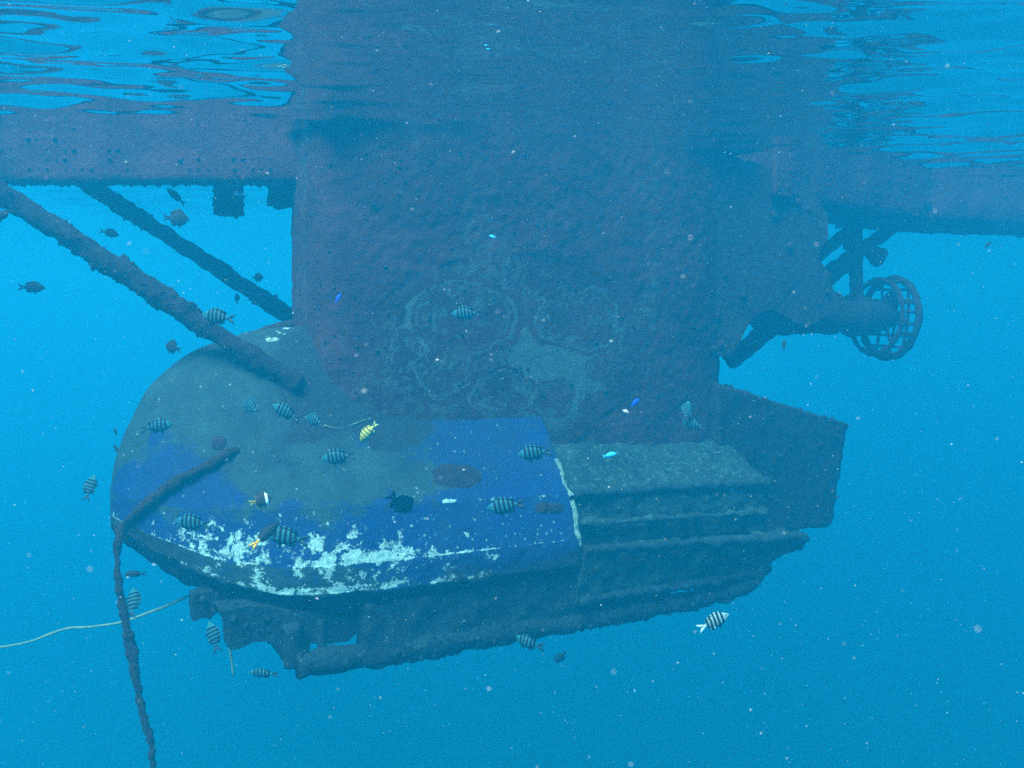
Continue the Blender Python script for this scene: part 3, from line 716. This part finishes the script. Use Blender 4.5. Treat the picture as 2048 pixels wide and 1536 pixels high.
MESH = {
    'serg': fish_mesh('striped_fish', 0.37, 0.13, 0.16, 0.30), 'bent': fish_mesh('striped_fish_bent', 0.34, 0.15, 0.16, 0.32, bend=-0.75),
    'slim': fish_mesh('slim_fish', 0.25, 0.13, 0.14, 0.2, dors=0.03), 'round': fish_mesh('round_fish', 0.58, 0.16, 0.06, 0.30, dors=0.09),
    'tiny': fish_mesh('tiny_fish', 0.30, 0.14, 0.12, 0.22, dors=0.03), 'wrasse': fish_mesh('wrasse', 0.36, 0.18, 0.02, 0.20, dors=0.05)}
em = bpy.data.meshes.new('eye'); _bm = bmesh.new(); bmesh.ops.create_uvsphere(_bm, u_segments=8, v_segments=6, radius=0.020); _bm.to_mesh(em); _bm.free(); em.materials.append(M_EYE)
MATCACHE = {}
def fish(px, py, Y, lpx, ang, yaw, shape, mat, name, label, group=None, roll=0.0, eye=True):
    key = (shape, mat.name)
    if key not in MATCACHE:
        me = MESH[shape].copy(); me.materials.clear(); me.materials.append(mat); MATCACHE[key] = me
    o = bpy.data.objects.new(name, MATCACHE[key]); C.objects.link(o)
    a, b = R(ang), R(yaw); L = 1.10 * lpx / F * Y / max(0.25, math.cos(b))
    h = Vector((math.cos(a) * math.cos(b), math.sin(b), math.sin(a) * math.cos(b)))
    d = Vector((-math.sin(a), 0, math.cos(a))) if math.cos(a) >= 0 else Vector((math.sin(a), 0, -math.cos(a)))
    d = (d - h * d.dot(h)).normalized(); y = d.cross(h)
    M = Matrix((h, y, d)).transposed().to_4x4()
    M = M @ Matrix.Rotation(R(roll), 4, 'X')
    o.matrix_world = Matrix.Translation(at(px, py, Y)) @ M @ Matrix.Scale(L, 4)
    tag(o, label, 'fish', group)
    if eye and lpx >= 40:
        for sgn in (-1, 1):
            e = bpy.data.objects.new('eye', em); C.objects.link(e); e.parent = o
            e.location = (0.40, sgn * 0.028, 0.035)
    return o
SG = 'striped fish round the vessel'; DG = 'dark fish in open water'
n_ = 'striped_fish'
for a in [
    (437, 634, 5.6, 66, 172, 12, 'serg', M_SERG, n_, 'striped fish swimming left in front of the near strut', SG),
    (933, 627, 6.0, 58, 182, 10, 'serg', M_SERG, n_, 'striped fish crossing the dark column alone', SG),
    (502, 815, 5.9, 44, 155, 48, 'serg', M_SERG, n_, 'striped fish turned half away, leftmost of three by the column foot', SG),
    (573, 825, 5.7, 60, 152, 5, 'serg', M_SERG, n_, 'striped fish nosing up-left, middle of three by the column foot', SG),
    (630, 841, 6.0, 42, 165, 45, 'serg', M_SERG, n_, 'small faint striped fish, rightmost of three by the column foot', SG),
    (313, 853, 5.8, 60, 10, 10, 'serg', M_SERG, n_, 'faint striped fish facing right against the rounded bow', SG),
    (677, 914, 5.6, 66, 188, 8, 'serg', M_SERG, n_, 'striped fish over the olive deck below the yellow fish', SG),
    (1070, 906, 5.4, 66, 187, 5, 'serg', M_SERG, n_, 'striped fish above the blue deck right of the dark oval patch', SG),
    (1012, 1012, 5.3, 74, 189, 5, 'serg', M_SERG, n_, 'striped fish over the pale line along the blue deck edge', SG),
    (800, 1006, 5.3, 62, -56, 50, 'serg', M_SERG, n_, 'striped fish diving steeply, seen narrow, left of the dark oval patch', SG),
    (386, 1046, 5.5, 72, 176, 10, 'serg', M_SERG, n_, 'striped fish over the blue bow right of the mooring rope', SG),
    (575, 1075, 5.2, 84, 170, 5, 'serg', M_SERG, n_, 'large striped fish over the white flaked paint', SG),
    (180, 976, 5.8, 48, 78, 25, 'serg', M_SERG, n_, 'striped fish pointing up in open water left of the bow', SG),
    (265, 1206, 6.2, 48, 102, 45, 'serg', M_SERG, n_, 'narrow dark striped fish upright beside the hanging rope', SG),
    (427, 1274, 5.7, 58, 112, 20, 'serg', M_SERG, n_, 'striped fish pointing up below the keel fin', SG),
    (527, 1347, 5.6, 62, 180, 10, 'slim', M_SERG, n_, 'striped fish facing left under the keel plate', SG),
    (1057, 1286, 5.8, 58, 166, 20, 'bent', M_SERG, n_, 'dark striped fish with curved tail below the skid beam', SG),
    (1121, 1314, 6.4, 36, 237, 30, 'serg', M_SERG, n_, 'small dark striped fish nosing down below the skid beam', SG),
    (1427, 1244, 5.0, 66, 24, 10, 'serg', M_SERGB, n_, 'bright striped fish with white tail in open water below the stern', SG),
    (1374, 822, 6.6, 36, 70, 45, 'serg', M_SERG, n_, 'faint striped fish pointing up before the dark stern', SG),
    (1388, 849, 6.6, 40, 170, 30, 'serg', M_SERG, n_, 'faint striped fish lying level before the dark stern', SG),
    (352, 393, 7.2, 48, 140, 10, 'slim', M_DARK, 'dark_fish', 'slender dark fish nosing up under the raft', DG),
    (352, 437, 7.0, 46, -4, 10, 'round', M_DARK, 'dark_fish', 'deep-bodied dark fish between the two struts facing right', DG),
    (219, 466, 7.2, 34, -14, 15, 'serg', M_DARK, 'dark_fish', 'small dark fish between the upper ends of the struts', DG),
    (63, 575, 6.8, 48, -2, 10, 'serg', M_DARK, 'dark_fish', 'dark fish facing right far left of the near strut', DG),
    (346, 695, 6.8, 34, 165, 25, 'round', M_DARK, 'dark_fish', 'dark fish above the bow left of the near strut', DG),
    (515, 555, 8.9, 18, 0, 40, 'round', M_DARK, 'dark_fish', 'tiny dark fish just above the far strut', DG),
    (474, 597, 8.6, 20, 100, 30, 'serg', M_DARK, 'dark_fish', 'tiny dark fish just below the far strut', DG),
    (231, 864, 7.0, 16, 110, 20, 'tiny', M_DARK, 'dark_fish', 'tiny dark fish beside the bow, upper of two', DG),
    (233, 899, 6.9, 22, 125, 20, 'tiny', M_DARK, 'dark_fish', 'tiny dark fish beside the bow, lower of two', DG),
    (4, 431, 5.6, 60, 205, 10, 'slim', M_DARK, 'dark_fish', 'dark fish leaving the left picture edge above the strut', DG),
    (1568, 690, 8.0, 22, 82, 20, 'tiny', M_DARK, 'dark_fish', 'tiny dark fish hanging below the motor housing', DG),
    (1975, 490, 9.0, 20, 40, 10, 'tiny', M_DARK, 'dark_fish', 'tiny dark fish just under the far raft edge', DG),
    (270, 1148, 6.3, 46, 185, 10, 'slim', M_DARK, 'dark_fish', 'dark slim fish half hidden at the bow beside the rope', DG),
    (737, 864, 4.4, 50, 228, 15, 'wrasse', M_YEL, 'yellow_fish', 'bright yellow fish with dark bars nosing down on the deck', None),
    (521, 1001, 5.8, 42, 14, 15, 'round', M_BUT, 'dark_butterfly_fish', 'dark round fish with one white bar over the olive deck', None),
    (530, 1070, 4.9, 62, 42, 30, 'slim', M_ORT, 'orange_tailed_fish', 'slim dark fish with orange tail nosing up over white patches', None),
    (676, 596, 6.1, 20, 60, 20, 'tiny', M_BLUEF, 'blue_fish', 'tiny deep blue fish at the left of the dark column', None),
    (1270, 805, 6.6, 22, 40, 20, 'tiny', M_BLUEF, 'blue_fish', 'tiny deep blue fish near the column foot on the right', None),
    (1219, 910, 6.0, 28, 12, 10, 'tiny', M_CYANF, 'pale_blue_fish', 'tiny pale blue fish above the stern ledge', None),
    (480, 389, 7.8, 26, 165, 10, 'tiny', M_CYANF, 'pale_blue_fish', 'tiny pale fish between the two hanging brackets', None),
    (985, 473, 6.2, 14, 165, 20, 'tiny', M_CYANF, 'pale_blue_fish', 'tiny pale blue fish high on the dark column', None),
]: fish(*a)

# ------------------------------------------------------------------ drifting particles
def specks():
    V, Fc = [], []; rg = np.random.default_rng(11)
    oct_v = np.array([(1, 0, 0), (-1, 0, 0), (0, 1, 0), (0, -1, 0), (0, 0, 1), (0, 0, -1)], float)
    oct_f = [(0, 2, 4), (2, 1, 4), (1, 3, 4), (3, 0, 4), (2, 0, 5), (1, 2, 5), (3, 1, 5), (0, 3, 5)]
    for k in range(9000):
        Y = 0.7 + 6.0 * rg.random() ** 0.45; px = rg.uniform(-200, 2250); py = rg.uniform(-100, 1640)
        p = at(px, py, Y)
        if p.z > -0.05: continue
        r = 0.00055 * math.exp(rg.normal(0, 0.45)); a = rg.normal(0.1, 0.35); e = 1 + 1.6 * rg.random() ** 2
        d = oct_v * r; d[:, 0] *= e; c, s_ = math.cos(a), math.sin(a)
        d = np.stack([d[:, 0] * c - d[:, 2] * s_, d[:, 1], d[:, 0] * s_ + d[:, 2] * c], -1)
        b = len(V); V += (d + np.array(p)).tolist(); Fc += [(b + i, b + j, b + q) for i, j, q in oct_f]
    for k in range(60):
        Y = 0.5 + 0.9 * rg.random(); p = at(rg.uniform(0, 2048), rg.uniform(0, 1536), Y); r = 0.00062 * math.exp(rg.normal(0, 0.35)); b = len(V)
        V += (oct_v * r + np.array(p)).tolist(); Fc += [(b + i, b + j, b + q) for i, j, q in oct_f]
    m, nt, bs = newmat('drifting_particle'); bs.inputs['Base Color'].default_value = (0.34, 0.36, 0.35, 1); bs.inputs['Roughness'].default_value = 0.7
    bs.inputs['Subsurface Weight'].default_value = 0.0
    tag(link('drifting_particles', new_mesh('drifting_particles', V, Fc, False), m), 'white specks drifting in the water', kind='stuff')
specks()

# ------------------------------------------------------------------ the water body (haze)
SIG_S = (0.0011, 0.0385, 0.066); SIG_T = (0.125, 0.066, 0.072)
D = max(SIG_T)
colr = [s_ / D for s_ in SIG_S]; absn = [max(0, (t - s_) / D / (1 - c)) for s_, t, c in zip(SIG_S, SIG_T, colr)]
absc = [max(0.0, 1 - a) ** 2 for a in absn]
m = bpy.data.materials.new('sea_water'); m.use_nodes = True; nt = m.node_tree; nt.nodes.clear()
out = nt.nodes.new('ShaderNodeOutputMaterial'); pv = nt.nodes.new('ShaderNodeVolumePrincipled')
pv.inputs['Color'].default_value = (*colr, 1); pv.inputs['Absorption Color'].default_value = (*absc, 1); pv.inputs['Density'].default_value = D
pv.inputs['Anisotropy'].default_value = 0.5
nt.links.new(pv.outputs[0], out.inputs['Volume'])
hv, hf = hexa_data([(-156, -156, -27), (156, -156, -27), (156, 156, -27), (-156, 156, -27), (-156, -156, 0.9), (156, -156, 0.9), (156, 156, 0.9), (-156, 156, 0.9)], 400)
hz = new_mesh('haze', hv, hf, False); fix_normals(hz)
tag(link('haze', hz, m), 'blue sea water filling the whole view', kind='stuff')
